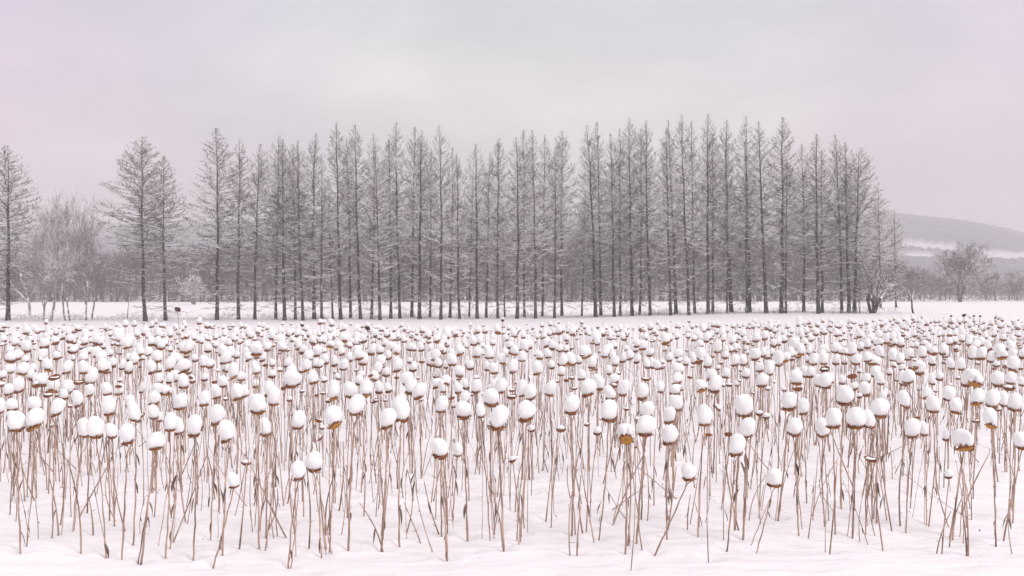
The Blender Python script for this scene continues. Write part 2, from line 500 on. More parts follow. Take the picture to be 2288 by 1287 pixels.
# ------------------------------------------------------------------ far wood behind the field (one mass)
def build_wood():
    r = np.random.default_rng(77)
    kinds = []
    for s in range(7):
        a, b = broadleaf_parts(300 + s, 9.0, 1.0, 1 + (s % 3), 5, .13, .24, 0.01, .018, wide=(24, 50))
        m = MB(); m.merge(a); m.merge(b)
        V = np.concatenate(m.v); F_ = m.f
        kinds.append((V, F_))
    big = MB()
    for i in range(460):
        px = -260 + i * (2810 / 460) + r.uniform(-8, 8)
        if px > 2030 and r.random() < .35: continue
        d = 192 + r.random() ** 1.3 * 75
        x = xpix(px, d)
        # height of the wood's outline over the photograph
        top = np.interp(px, [-300, 60, 250, 420, 700, 1150, 1600, 1960, 2060, 2150, 2288, 2500], [548, 552, 562, 552, 528, 524, 534, 556, 604, 618, 608, 604])
        top += r.uniform(-14, 26)
        h = (HZ - top) * d / F + H - .5
        V, Fs = kinds[r.integers(len(kinds))]
        a = r.uniform(0, 6.28); s = h / 9.0; c, sn = math.cos(a), math.sin(a)
        ws = s * r.uniform(.8, 1.15)
        W = np.stack([(V[:, 0] * c - V[:, 1] * sn) * ws + x, (V[:, 0] * sn + V[:, 1] * c) * ws + d, V[:, 2] * s + float(ground(x, d)) - .1], 1)
        b = big.n; big.v.append(W); big.n += len(W)
        for f, mi in Fs: big.f.append((f + b, 0))
    # undergrowth thickening the wood's foot
    n = 40000
    y = 190 + r.random(n) ** 2 * 90; x = (r.random(n) * 2900 - 300 - CX) * y / F
    z0 = ground(x, y) + r.random(n) ** 1.5 * 3.2
    d = norm(np.stack([r.normal(0, .8, n), r.normal(0, .8, n), r.uniform(.1, 1.3, n)], 1))
    P0 = np.stack([x, y, z0], 1); sticks(big, P0, P0 + d * r.uniform(.5, 1.7, n)[:, None], np.full(n, .022), np.full(n, .008), 3)
    o = big.build('bare_woods', M_wood, smooth_=False)
    o['kind'] = 'stuff'; o['label'] = 'bare brown-grey wood massed behind the field below the hill'
build_wood()

# ------------------------------------------------------------------ larch row
# base x, base y, top x, top y, crown half width in photo pixels, trunk thickness factor
LARCH = [
 (17,716,24,325,92,1.35),(324,718,315,307,88,1.15),(370,716,369,350,70,1.0),(484,715,481,286,72,1.1),(532,714,532,308,52,1.0),(569,714,573,322,48,.9),
 (616,713,622,302,50,.8),(636,716,630,310,48,1.0),(660,714,660,322,44,.75),(677,716,669,314,46,.9),(703,713,707,298,48,1.1),(719,716,713,357,44,.8),
 (744,713,737,458,24,.55),(761,714,753,272,42,1.1),(783,711,778,306,40,1.0),(805,713,797,279,42,.9),(830,713,832,298,44,.9),(849,715,838,337,40,.95),
 (873,712,876,310,38,.95),(894,712,886,275,44,1.0),(920,709,930,283,50,1.1),(938,713,936,290,46,1.1),(961,709,968,330,34,.8),(985,714,979,279,42,.9),
 (1005,710,1010,330,36,.9),(1026,713,1016,341,32,.85),(1048,710,1052,395,26,.6),(1066,712,1060,321,46,1.0),(1087,710,1090,341,34,.8),(1112,712,1109,310,38,.8),
 (1128,708,1123,473,22,.5),(1155,712,1152,306,48,1.15),(1171,709,1171,290,44,.8),(1197,712,1196,290,42,.9),(1212,707,1216,302,36,.75),(1239,711,1240,333,32,.85),
 (1255,706,1260,294,46,1.0),(1300,706,1306,426,22,.55),(1330,708,1310,279,48,1.15),(1342,705,1339,273,48,1.0),(1372,708,1357,298,40,.95),(1386,705,1385,287,40,.8),
 (1413,706,1400,263,48,1.05),(1430,703,1430,287,40,.85),(1453,705,1447,269,44,.95),(1499,705,1490,287,38,.85),(1510,702,1499,269,44,1.15),(1540,704,1529,257,44,1.0),
 (1552,700,1546,271,38,.85),(1583,701,1577,254,44,1.05),(1593,698,1586,298,36,.9),(1625,700,1623,337,26,.5),(1635,698,1625,267,48,1.2),(1669,699,1664,337,30,.7),
 (1676,698,1674,261,46,1.0),(1712,700,1698,271,46,1.15),(1747,700,1742,263,52,1.2),(1756,700,1753,357,34,.6),(1796,697,1788,322,36,.9),(1829,701,1825,300,54,1.1),
 (1838,699,1832,337,44,.9),(1881,699,1871,300,44,.85),(1897,699,1890,318,48,1.05),(1910,699,1914,329,66,1.1),
]
SPEC = [(1, 2.6, .33, 1.0, .20), (2, 2.6, .30, 1.1, .20), (3, 2.6, .36, .95, .19), (4, 2.6, .28, 1.05, .20), (5, 2.6, .40, 1.05, .20), (6, 2.6, .31, 1.0, .2), (7, 2.6, .25, .9, .2)]
larch_me = []
for sd, wd, low, dn, r0 in SPEC:
    a, b = larch_parts(sd, 18.0, wd, low, dn, r0)
    larch_me.append((a.mesh('larch_trunk', M_trunk), b.mesh('larch_crown', M_twig, False)))
def ordinal(n):
    return f"{n}{'th' if 10 <= n % 100 <= 20 else {1:'st',2:'nd',3:'rd'}.get(n % 10, 'th')}"
rl = random.Random(4)
larch_group = 'bare larches standing in a row across the field'
def place_larch(i, bx, by, tx, ty, hw, th, d=None, label=None, group=larch_group):
    if d is None:
        d = depth_at_ground(bx, by)
    d = min(d, 125)
    x = xpix(bx, d); z = float(ground(x, d))
    zt = zpix(ty, d); ht = zt - z
    width = hw * d / F
    root = empty('larch_tree', (x, d, z), label, 'tree', group)
    lean = math.atan2((tx - bx) * d / F, ht)
    me_t, me_c = larch_me[i % len(larch_me)]
    sxy = width / 2.75
    rz = rl.uniform(0, 6.28)
    t = link_mesh('trunk', me_t, root); c = link_mesh('crown', me_c, root)
    for o, s in ((t, .60 * th + .15), (c, sxy)):
        o.rotation_euler = (0, 0, rz)
        o.scale = (s, s, ht / 18.0)
    # the same slight lean for both, about the base
    root.rotation_euler = (0, lean, 0)
    return root
for i, (bx, by, tx, ty, hw, th) in enumerate(LARCH):
    look = 'thin' if th < .7 else ('stout' if th >= 1.1 else ('slender' if th < .9 else 'tall'))
    ln = tx - bx
    tilt = ' leaning slightly to the left' if ln < -12 else (' leaning slightly to the right' if ln > 7 else '')
    extra = {0: 'big spreading larch at the left edge, snow on its wide branches', 1: 'wide conical larch with drooping snowy branches, left one of the isolated pair',
             2: 'shorter conical larch close beside the wide one left of the row', 3: 'tall larch with ragged open branches on its left, beginning the dense row',
             len(LARCH) - 1: 'last larch of the row, its wide crown sloping down to the right'}
    lab = extra.get(i, f'{look} bare larch{tilt}, {ordinal(i + 1)} larch trunk counted from the left edge')
    place_larch(i * 3 + 1, bx, by, tx, ty, hw * 1.58, th, label=lab)
place_larch(2, 1968, 690, 1968, 418, 62, .8, d=118, label='shorter larch behind the last of the row, its crown stepping down', group='smaller larches behind the right end of the row')
place_larch(5, 2002, 688, 2000, 470, 46, .6, d=122, label='smallest outermost larch at the right end, half hidden by the others', group='smaller larches behind the right end of the row')

def place_broad(name, seed, bx, by, ty, label, cat='tree', group=None, mats=None, d=None, tilt=0.0, sx=1.0, **kw):
    d = d or depth_at_ground(bx, by)
    x = xpix(bx, d); z = float(ground(x, d)); ht = zpix(ty, d) - z
    a, b = broadleaf_parts(seed, ht, **kw)
    root = empty(name, (x, d, z), label, cat, group)
    mt, mc = mats or (M_birch, M_birchtwig)
    t = a.build('trunk', mt, root); c = b.build('crown', mc, root, smooth_=False)
    t.scale = c.scale = (sx, sx, 1)
    root.rotation_euler = (0, tilt, 0)
    return root
g_b = 'slim pale trees between the left larches'
BK = dict(twig=.010, depth=6)
place_broad('birch_tree', 11, 96, 718, 490, 'slim leaning pale tree, first one right of the big edge larch', group=g_b, tilt=-.05, r0=.10, split=.30, wide=(16, 36), sx=.85, **BK)
place_broad('birch_tree', 12, 114, 719, 462, 'pale tree with crooked trunk and snowy side branch near the left edge', group=g_b, tilt=.02, r0=.13, split=.28, wide=(18, 40), sx=.85, **BK)
place_broad('birch_tree', 13, 147, 716, 425, 'tall pale birch with fine upright crown, left trunk of its close pair', group=g_b, r0=.10, split=.30, wide=(15, 32), sx=.85, **BK)
place_broad('birch_tree', 14, 157, 717, 415, 'tall pale birch with fine upright crown, right trunk of its close pair', group=g_b, r0=.12, split=.30, wide=(15, 32), sx=.85, **BK)
place_broad('birch_tree', 15, 192, 716, 500, 'thin pale stem beside the last birch before the gap', group=g_b, r0=.07, split=.32, wide=(18, 38), sx=1.0, twig=.010, depth=5)
place_broad('birch_tree', 16, 205, 716, 430, 'narrow pale birch bordering the gap before the isolated larch pair', group=g_b, r0=.11, split=.30, wide=(15, 32), sx=.85, **BK)
place_broad('birch_tree', 17, 66, 708, 455, 'grey bare tree half hidden behind the big edge larch', group=g_b, d=112, r0=.12, split=.26, wide=(18, 42), sx=1.0, **BK)
place_broad('sapling', 18, 286, 712, 600, 'small bare sapling with leaning stem left of the isolated larch pair', 'sapling', r0=.05, split=.4, depth=4, twig=.010, wide=(20, 40), tilt=-.06)
place_broad('frosted_bush', 19, 435, 680, 598, 'pale frosted bush glowing pinkish behind the gap before the row', 'bush', d=165, mats=(M_birch, wood_mat('frosted_twigs', [(.3, (.26, .20, .19)), (.7, (.40, .33, .32))], .62, 1.2)), r0=.10, split=.22, trunks=6, depth=4, twig=.02, fan=.5)
place_broad('willow_tree', 21, 1950, 700, 570, 'many-stemmed willow fanning out from one clump at the row end', mats=(M_trunk, M_twig), r0=.17, split=.30, trunks=7, depth=4, twig=.012, fan=.55)
place_broad('dead_sapling', 22, 2041, 700, 622, 'broken leaning sapling with a bent snowy branch, alone past the row', 'sapling', mats=(M_trunk, M_birchtwig), r0=.09, split=.5, depth=2, twig=.02, tilt=-.28, wide=(30, 60))
place_broad('round_tree', 25, 2146, 671, 537, 'lone spreading round-crowned tree on the far edge of the snow', d=182, mats=(M_trunk, wood_mat('dark_twigs', TWIG, .48, 1.3)), r0=.19, split=.24, trunks=2, depth=6, twig=.020, fan=.26, sx=1.45, wide=(28, 54))
place_broad('thin_sapling', 26, 1922, 699, 610, 'thin twin-stemmed sapling between the last larch and the willow', 'sapling', mats=(M_trunk, M_twig), r0=.05, split=.45, trunks=2, depth=3, twig=.012, fan=.2)

# low brush along the foot of the trees: nobody could count it
def build_brush():
    r = np.random.default_rng(8)
    S0, S1, R0, R1 = [], [], [], []
    cl = [(r.uniform(-50, 2000), r.uniform(.3, 1)) for _ in range(230)]
    for px, k in cl:
        by = np.interp(px, [0, 1150, 1450, 1650, 2000], [714, 711, 703, 700, 698]) - r.uniform(-2, 9)
        d = depth_at_ground(px, by); x0 = xpix(px, d); g0 = float(ground(x0, d))
        for j in range(int(26 * k)):
            x = x0 + r.normal(0, .7 * k); y = d + r.normal(0, .5)
            dr = norm(np.array([r.normal(0, .7), r.normal(0, .7), r.uniform(.3, 1.3)])); L = r.uniform(.2, .9) * k
            a = np.array([x, y, float(ground(x, y)) - .05]); b = a + dr * L
            S0.append(a); S1.append(b); R0.append(.010); R1.append(.006)
            for q in range(2):
                c = a + (b - a) * r.uniform(.3, .9); S0.append(c); S1.append(c + norm(dr + r.normal(0, .6, 3)) * L * .4); R0.append(.007); R1.append(.004)
    mb = MB(); sticks(mb, S0, S1, R0, R1, 3)
    o = mb.build('undergrowth', M_twig, smooth_=False); o['kind'] = 'stuff'; o['label'] = 'thin dead undergrowth poking through the snow under the larches'
build_brush()

# ------------------------------------------------------------------ sunflowers
# placed after the photograph: cap centre x, rim y, cap width, cap height, rim tilt (deg, + = right end higher), open underside 0-2, base x, base y (0: hidden)
SF = []
def ent(x, y, w, h, tilt=0, u=0, bx=0, by=0): SF.append((x, y, w, h, tilt, u, bx, by))
for e in [
 (38,959,41,44,0,0,47,1233),(75,953,42,46,20,1,58,1218),(125,925,36,38,18,0,117,1199),(187,973,30,44,-8,0,163,1185),(215,975,41,48,0,1,237,1245),(251,976,27,34,0,0,256,1172),
 (285,988,42,46,14,0,272,1248),(348,1001,42,38,10,1,315,1256),(380,960,33,43,0,1,369,1244),(401,967,30,40,14,0,379,1221),(434,971,40,50,5,0,431,1247),(508,982,40,48,22,0,496,1237),
 (523,1087,32,36,8,1,474,1264),(484,944,36,44,18,0,471,1202),(302,938,34,48,-20,1,297,1214),(243,925,34,46,4,1,0,0),(579,921,40,46,8,1,579,1223),(594,970,31,40,5,0,593,1198),
 (666,955,33,42,12,0,641,1123),(667,1068,37,42,16,0,644,1265),(701,1049,38,46,-6,0,718,1243),(748,950,45,48,30,2,735,1232),(795,922,42,44,0,0,779,1227),(864,954,39,46,18,1,851,1227),
 (897,936,48,56,-10,0,893,1219),(985,1018,43,44,0,0,999,1248),(1022,1017,24,32,0,0,1010,1160),(985,919,30,39,0,1,987,1195),(1037,931,37,40,0,0,1046,1205),(1112,954,46,52,-4,0,1125,1227),
 (1075,930,24,34,5,0,1095,1205),(1098,903,38,38,0,0,0,0),(1175,935,42,44,18,0,1157,1216),(1276,921,37,42,5,0,1277,1193),(1359,936,43,47,0,0,1337,1202),(1400,982,43,38,-12,3,1397,1233),
 (1442,970,46,46,0,1,1422,1210),(1444,930,36,36,-8,0,0,0),(1493,943,30,38,15,0,0,0),(1495,988,37,44,14,0,1491,1200),(1509,914,36,34,0,0,0,0),(1540,1068,37,36,8,0,1458,1237),
 (1575,948,34,48,8,1,1560,1195),(1663,926,46,50,6,0,1641,1183),(1666,974,40,44,18,0,1659,1202),(1645,1012,41,46,18,0,1624,1226),(1399,913,13,11,0,1,0,0),(1583,972,16,4,0,1,0,0),
 (1729,1084,39,42,-4,1,1688,1230),(1762,912,40,40,15,0,1738,1158),(1795,923,28,36,20,1,1802,1120),(1774,969,36,40,0,0,1785,1193),(1839,972,34,42,12,0,1844,1172),(1861,952,40,44,8,1,1866,1192),
 (1887,901,42,44,0,0,1880,1134),(1912,952,46,46,4,1,1905,1200),(1943,953,30,42,0,0,1935,1191),(1962,927,46,42,-10,0,1959,1166),(2022,908,30,40,-22,0,0,0),(2038,973,36,42,14,0,2024,1188),
 (2064,971,22,34,0,0,2070,1170),(2086,919,32,38,0,1,0,0),(2136,921,32,36,-14,1,2160,1174),(2155,1000,50,46,4,2,2128,1202),(2181,902,34,38,0,2,0,0),(2215,906,36,38,-8,0,0,0),
 (2214,952,33,44,-25,2,2225,1217),(2209,1086,31,34,-12,0,2217,1131),(2266,914,34,40,-5,0,2262,1165),(2284,1000,34,40,0,1,2240,1205),(2113,983,18,26,0,0,0,0),(2243,905,26,34,0,0,0,0),
 (712,941,18,5,-8,2,0,0),(719,958,15,10,-10,1,0,0),(1420,1000,8,4,0,0,0,0),(68,962,16,3,6,1,60,1110)]: ent(*e)
ZA = [(110,930,110,110,0,0),(315,920,140,120,0,0),(-5,950,90,140,0,0),(1150,880,90,90,0,0),(1355,870,110,120,5,0),(1385,790,105,110,0,0),(1360,1000,100,130,-5,0),(1410,1030,60,100,0,1),
 (1585,915,135,150,5,1),(1797,885,110,135,3,1),(1910,820,100,130,15,1),(2095,830,120,150,10,1),(2150,810,90,110,10,1),(2250,940,110,165,-5,0),(2120,665,90,80,-10,0),(2060,640,110,140,35,1),(1965,720,100,100,0,0),
 (70,790,95,105,0,0),(160,765,120,140,5,0),(315,695,65,85,-5,1),(425,580,100,115,-5,2),(585,600,95,115,5,0),(735,605,100,120,0,1),(735,490,90,70,0,0),(785,805,95,115,15,1),(690,890,110,145,25,0),
 (635,750,60,80,0,0),(430,770,75,90,10,0),(500,810,60,100,0,0),(570,830,80,100,0,0),(945,600,90,110,0,1),(990,550,80,90,0,0),(1130,600,80,110,-15,0),(1075,570,70,100,0,0),(1185,520,85,110,0,0),
 (1340,600,100,120,10,0),(1400,590,60,80,0,0),(1490,575,110,125,18,1),(1620,590,140,120,20,1),(1795,545,85,110,-5,1),(1720,500,70,70,0,0),(1400,690,90,95,10,0),(1490,690,70,100,0,0),(1620,730,110,130,0,0),
 (195,610,110,110,-5,1),(85,600,95,80,0,0),(20,650,80,80,15,0),(290,590,70,80,0,0),(150,480,100,90,0,0),(225,510,80,70,0,0),(85,430,70,60,0,0),(945,790,110,115,0,1),(1045,790,90,100,0,1),(1245,775,50,100,0,0),
 (645,425,80,60,0,0),(780,430,70,60,0,1),(860,440,60,60,0,0),(970,450,70,60,0,0),(1240,490,60,70,15,1),(1700,690,60,80,10,0),(1670,400,90,80,10,0),(1960,440,90,90,0,0),(2030,460,85,100,0,1),(2085,470,60,70,0,0),(2190,490,85,80,20,0),(2255,600,70,110,0,0),
 (745,520,50,8,0,2),(480,650,100,12,5,0),(700,690,100,15,8,1),(1890,690,50,10,0,0),(430,805,80,25,10,0),(1680,650,40,10,-25,0),(1990,840,50,25,0,0),(620,900,50,20,0,0)]
for zx, zy, w_, h_, ti, u in ZA: ent(zx / 3.945, 680 + zy / 3.945, w_ / 3.945, h_ / 3.945, ti, u)
ZB = [(165,800,115,140,0,0),(205,880,115,170,0,1),(370,715,155,155,0,0),(730,830,115,145,15,2),(880,810,120,130,-5,0),(1010,805,130,150,15,2),(960,700,90,90,0,0),(490,580,95,110,25,1),(575,550,80,90,0,0),
 (660,520,80,100,0,0),(740,540,70,100,10,0),(800,570,60,80,0,0),(870,500,70,95,0,0),(955,480,110,90,10,1),(585,450,90,100,8,0),(520,470,70,70,0,1),(460,430,80,80,10,0),(570,685,80,90,10,1),(540,640,70,70,5,0),
 (930,355,80,80,0,0),(820,330,90,80,0,1),(270,350,90,80,0,0),(1115,610,90,120,15,0),(1195,630,80,90,0,1),(1130,780,80,120,0,1),(1215,770,80,90,10,0),(1065,440,70,110,15,0),(1215,480,70,90,15,0),(1140,430,80,80,0,0),
 (1285,435,85,90,0,2),(1415,400,80,70,0,0),(1625,485,95,100,10,0),(1770,450,75,70,0,0),(1660,550,80,90,15,0),(1720,560,60,80,0,0),(1840,630,95,100,-10,0),(1935,570,80,90,0,0),(2105,470,90,120,0,0),
 (2150,605,95,105,5,1),(2225,520,90,100,0,1),(2085,580,70,90,0,1),(1990,460,95,100,0,1),(1480,820,135,140,20,1),(1410,775,120,140,0,0),(1695,770,85,115,0,1),(1830,780,80,110,10,1),(1900,740,70,95,0,0),
 (1985,770,115,125,5,0),(2195,775,115,140,15,1),(1885,860,85,110,0,0),(1635,645,70,90,0,1),(55,605,85,120,10,1),(150,380,90,50,0,0),(320,550,80,90,0,1),(190,540,70,70,0,0),(60,470,70,60,0,0),(190,640,80,70,0,0),
 (1105,850,60,14,0,0),(1190,850,50,14,0,1),(930,585,40,20,0,1),(740,605,40,40,0,0),(1510,510,60,8,0,1),(1440,520,60,20,15,1),(1770,830,60,10,10,1),(290,745,50,8,0,0),(1720,700,40,10,0,0),(1060,630,50,8,15,0),
 (200,370,50,30,0,2),(700,375,90,60,0,2),(130,540,50,8,15,2),(1350,330,60,50,0,0),(1700,430,70,70,0,0),(1910,540,60,50,0,0)]
for zx, zy, w_, h_, ti, u in ZB: ent(560 + zx / 3.945, 680 + zy / 3.945, w_ / 3.945, h_ / 3.945, ti, u)
ZC = [(180,775,95,150,20,1),(250,800,120,130,20,0),(410,770,115,140,-15,1),(740,765,145,135,20,1),(825,690,80,100,0,1),(1030,770,100,140,0,0),(930,800,110,120,10,0),(1205,795,125,140,25,0),(1360,745,80,100,0,0),
 (1495,670,110,100,15,1),(1505,585,115,95,15,0),(1815,735,130,150,5,0),(1910,620,80,90,-10,1),(2215,695,110,115,0,1),(1475,760,110,90,0,0),(305,590,100,120,15,1),(520,520,85,105,5,1),(100,575,90,120,15,0),(175,480,80,95,0,1),
 (110,425,80,85,-5,1),(430,545,70,80,0,0),(510,600,80,80,0,1),(620,505,60,85,0,0),(665,500,60,80,10,0),(705,455,80,120,5,1),(790,485,60,80,0,0),(880,445,90,110,0,1),(970,515,85,90,0,0),(1035,490,70,90,10,1),
 (1095,465,80,90,15,1),(1155,495,75,80,15,0),(1245,540,70,90,0,0),(1290,540,70,90,0,0),(1370,545,75,90,20,1),(1430,480,70,80,0,0),(920,595,65,90,0,1),(680,635,80,90,0,0),(1700,465,90,110,0,0),(1840,405,80,110,0,0),
 (1990,515,90,100,15,0),(2065,510,80,100,10,0),(2165,465,110,100,15,1),(2200,565,80,80,5,0),(500,400,60,70,0,0),(550,400,60,60,0,0),(400,450,80,80,10,0),(325,460,80,80,0,1),(235,370,90,80,0,0),(1140,400,70,70,0,0),
 (1640,500,60,90,0,0),(1390,395,50,50,0,0),(960,370,70,60,0,0),(780,330,80,60,0,1),(1920,410,70,70,0,0),(2290,560,90,90,0,0),(620,720,60,14,0,1),(600,630,60,20,0,0),(470,660,60,16,0,1),(760,560,30,10,0,0),(990,595,60,30,0,1),
 (1230,640,80,20,0,1),(1065,895,60,20,0,1),(90,790,90,20,5,0),(1940,690,60,20,0,0),(2010,690,60,40,0,0),(1680,500,60,6,0,0)]
for zx, zy, w_, h_, ti, u in ZC: ent(1120 + zx / 3.813, 680 + zy / 3.813, w_ / 3.813, h_ / 3.813, ti, u)
ZD = [(310,685,130,130,0,1),(500,705,95,110,0,0),(605,680,75,95,0,1),(710,690,75,90,0,1),(910,670,90,80,0,0),(905,785,110,130,0,1),(1040,690,95,115,0,1),(1275,675,110,120,10,0),(1440,815,100,105,0,2),(1550,655,75,80,0,0),
 (1490,695,60,120,0,0),(1860,690,160,140,-22,2),(2060,700,125,130,0,0),(2170,685,100,110,0,0),(1640,825,130,130,0,0),(160,525,95,140,15,0),(265,450,90,90,15,1),(450,515,95,100,0,0),(545,515,90,130,0,0),(650,520,75,100,0,1),
 (725,515,65,65,0,0),(825,515,100,90,0,0),(785,435,100,120,15,1),(930,490,90,90,15,1),(1000,525,85,80,0,0),(1040,455,80,110,0,0),(1150,485,80,110,10,0),(1210,515,80,105,0,0),(1280,475,80,100,15,0),(1410,455,80,105,10,1),
 (1490,525,75,90,0,0),(1740,565,90,110,0,1),(1655,555,80,100,0,0),(1910,470,110,110,5,1),(2095,470,95,105,0,2),(2000,495,90,100,0,0),(2180,465,90,90,0,0),(1840,465,90,115,10,0),(75,605,85,110,0,0),(20,705,90,110,0,0),
 (390,625,100,100,0,1),(700,430,70,75,-5,1),(1115,610,60,60,0,0),(430,400,60,70,0,0),(950,320,80,70,0,0),(1110,300,70,60,0,0),(1230,270,60,50,0,0),(2270,700,80,80,0,0),(2250,560,70,80,0,0),(540,420,90,80,0,0),(1600,460,60,100,0,0),
 (1330,560,80,25,5,2),(1400,520,60,10,-10,1),(560,570,90,16,25,0),(1520,760,40,20,0,1),(2150,730,100,30,0,0),(320,740,90,6,0,1),(1640,275,60,45,0,2),(1370,745,40,60,0,0),(2120,550,60,70,0,1),(2030,560,60,50,0,1)]
for zx, zy, w_, h_, ti, u in ZD: ent(1700 + zx / 3.891, 680 + zy / 3.891, w_ / 3.891, h_ / 3.891, ti, u)
# tall ones that stick up over the far edge
TALL = [(397,691,15,6,0,0,400,830),(822,733,13,15,-15,1,818,840),(1123,716,8,8,0,0,1123,800),(675,727,9,10,0,0,677,800),(2125,706,6,1,0,0,2128,790),(2154,704,10,1,0,0,2158,800),(2176,706,6,1,0,0,2180,795),(2190,706,6,1,0,0,2187,790),(2224,710,6,2,0,0,2222,790)]

plants = []      # dicts: base xyz, head xyz, R (cap radius m), caph, tilt, u, px size
rp = np.random.default_rng(31)
def add_plant(x, y, w_, h_, tilt, u, bx, by, kind='placed'):
    small = h_ < .55 * w_
    if by:
        d = depth_at_ground(bx, by)
        dh = d + rp.uniform(-.12, .12)
    else:
        want = 1.50 + rp.normal(0, .07)
        d1 = F * want / (y - HZ)
        d2 = F * .235 / max(w_, 5)
        d = d1 if small else d1 ** .72 * d2 ** .28
        dh = d; bx = x + rp.normal(0, 5) * 12 / d
    hx, hz = xpix(x, dh), zpix(y, dh)
    X = xpix(bx, d); Z = float(ground(X, d))
    if hz - Z < .35:
        return
    plants.append(dict(base=(X, d, Z), head=(hx, dh, hz), cw=w_ * .90 * dh / F, ch=h_ * .93 * dh / F, tilt=tilt, u=u, px=w_ * (1 if not small else .75), kind=kind, at=(x, y - h_ * .4)))
for e in SF: add_plant(*e)
n_placed = len(plants)
for e in TALL: add_plant(*e, kind='tall')
# fill-in: the dense far part, and small heads between
occ = {}
def near(x, y, rad):
    for i in range(int(x // .5) - 1, int(x // .5) + 2):
        for j in range(int(y // .5) - 1, int(y // .5) + 2):
            for (a, b) in occ.get((i, j), ()):
                if (a - x) ** 2 + (b - y) ** 2 < rad * rad: return True
    return False
def occupy(x, y): occ.setdefault((int(x // .5), int(y // .5)), []).append((x, y))
for q in plants: occupy(q['head'][0], q['head'][1])
def fill(n, y0, y1, hmean, hsd, wmean, wsd, smallp, rad):
    c = 0; tries = 0
    while c < n and tries < n * 12:
        tries += 1
        d = math.sqrt(rp.uniform(y0 * y0, y1 * y1))
        x = rp.uniform(-1, 1) * d * .5145 * 1.10
        if near(x, d, rad): continue
        edge = 44 + 9 * float(smooth(3, 26, np.array(x))) + 1.2 * math.sin(x * .7)
        if d > edge: continue
        occupy(x, d); c += 1
        h = min(max(rp.normal(hmean - .14 * min(1, max(0, (d - 24) / 18)), hsd), .5), 1.55)
        small = rp.random() < smallp
        cw = max(.07, rp.normal(.10, .02)) if small else max(.13, rp.normal(wmean, wsd))
        ch = cw * (rp.uniform(.1, .9) if small else rp.uniform(.78, 1.3))
        g_ = float(ground(x, d))
        hx = x + rp.normal(0, .09)
        px, py = CX + hx * F / d, HZ + (H - g_ - h) * F / d
        plants.append(dict(base=(x, d, g_), head=(hx, d + rp.normal(0, .06), g_ + h), cw=cw, ch=ch, tilt=rp.normal(2, 12), u=int(rp.random() < .5) + int(rp.random() < .2),
                           px=cw * F / d * (.6 if small else 1), kind='fill', at=(px, py)))
fill(1650, 20.5, 57, 1.24, .11, .195, .04, .36, .35)
fill(110, 16, 21, 1.08, .10, .18, .03, .55, .38)
fill(50, 10.5, 17, .95, .12, .12, .02, .97, .45)
print('plants', len(plants), 'placed', n_placed)

def in_view(q): return -12 < q['at'][0] < 2300
order = sorted([i for i, q in enumerate(plants) if in_view(q)], key=lambda i: -(plants[i]['px'] + (1000 if plants[i]['kind'] == 'tall' and plants[i]['px'] > 7 else 0)))
indiv = set(order[:295])

def stem_path(q, r, n=12):
    b = np.array(q['base']); h = np.array(q['head'])
    b = b - np.array([0, 0, .06])
    t = np.linspace(0, 1, n)[:, None]
    P = b + (h - b) * t
    L = np.linalg.norm(h - b)
    a = r.uniform(0, 6.28); amp = r.uniform(.003, .022) * L
    P += np.sin(t * math.pi) * amp * np.array([[math.cos(a), math.sin(a), 0]])
    P += .004 * np.sin(t * r.uniform(15, 30) + a) * np.array([[1, .4, 0]])
    return P
def make_stem(mb, q, r, lod, mi=0):
    n = 14 if lod == 0 else 4
    P = stem_path(q, r, n)
    f = q['sr']
    R = np.linspace(f * 1.12, f * .72, n)
    if lod == 0:
        R *= 1 + r.uniform(-.10, .16, n)
        if q['cw'] > .13:      # the neck arches over and enters the head from behind
            a = r.uniform(-2.4, .3); o = q['cw'] * .30
            tip = P[-1] + np.array([math.cos(a) * o * .9, math.sin(a) * o, .0])
            if r.random() < .45:
                k = P[-1] + np.array([math.cos(a) * o * 1.0, math.sin(a) * o * 1.0, 0]);
                P = np.vstack([P[:-1], k + [0, 0, -.015], k + [-.3 * o * math.cos(a), -.3 * o * math.sin(a), .05]]); R = np.append(R, R[-1] * 1.1)
    tube(mb, P, R, 6 if lod == 0 else 3, mi, cap=lod == 0)
    if lod == 0:               # leaf scars
        for k in range(r.integers(3, 7)):
            i = r.integers(1, n - 2); u = r.random(); p0 = P[i] * (1 - u) + P[i + 1] * u; a = r.uniform(0, 6.28)
            d = np.array([math.cos(a), math.sin(a), .8]) * r.uniform(.015, .035)
            sticks(mb, [p0], [p0 + d], [f * .5], [f * .22], 4, mi)
def head_frame(q):
    t = math.radians(q['tilt']); f = {0: -.34, 1: -.10, 2: .34, 3: .95}[q['u']] if q['kind'] != 'tall' else .75     # forward: seed face turned to the viewer
    # disc normal (pointing up, away from the seeds)
    nrm = np.array([-math.sin(t), math.sin(f) * math.cos(t), math.cos(f) * math.cos(t)])
    X = norm(np.cross([0, 1, 0], nrm)); Y = np.cross(nrm, X)
    return X, Y, norm(nrm)
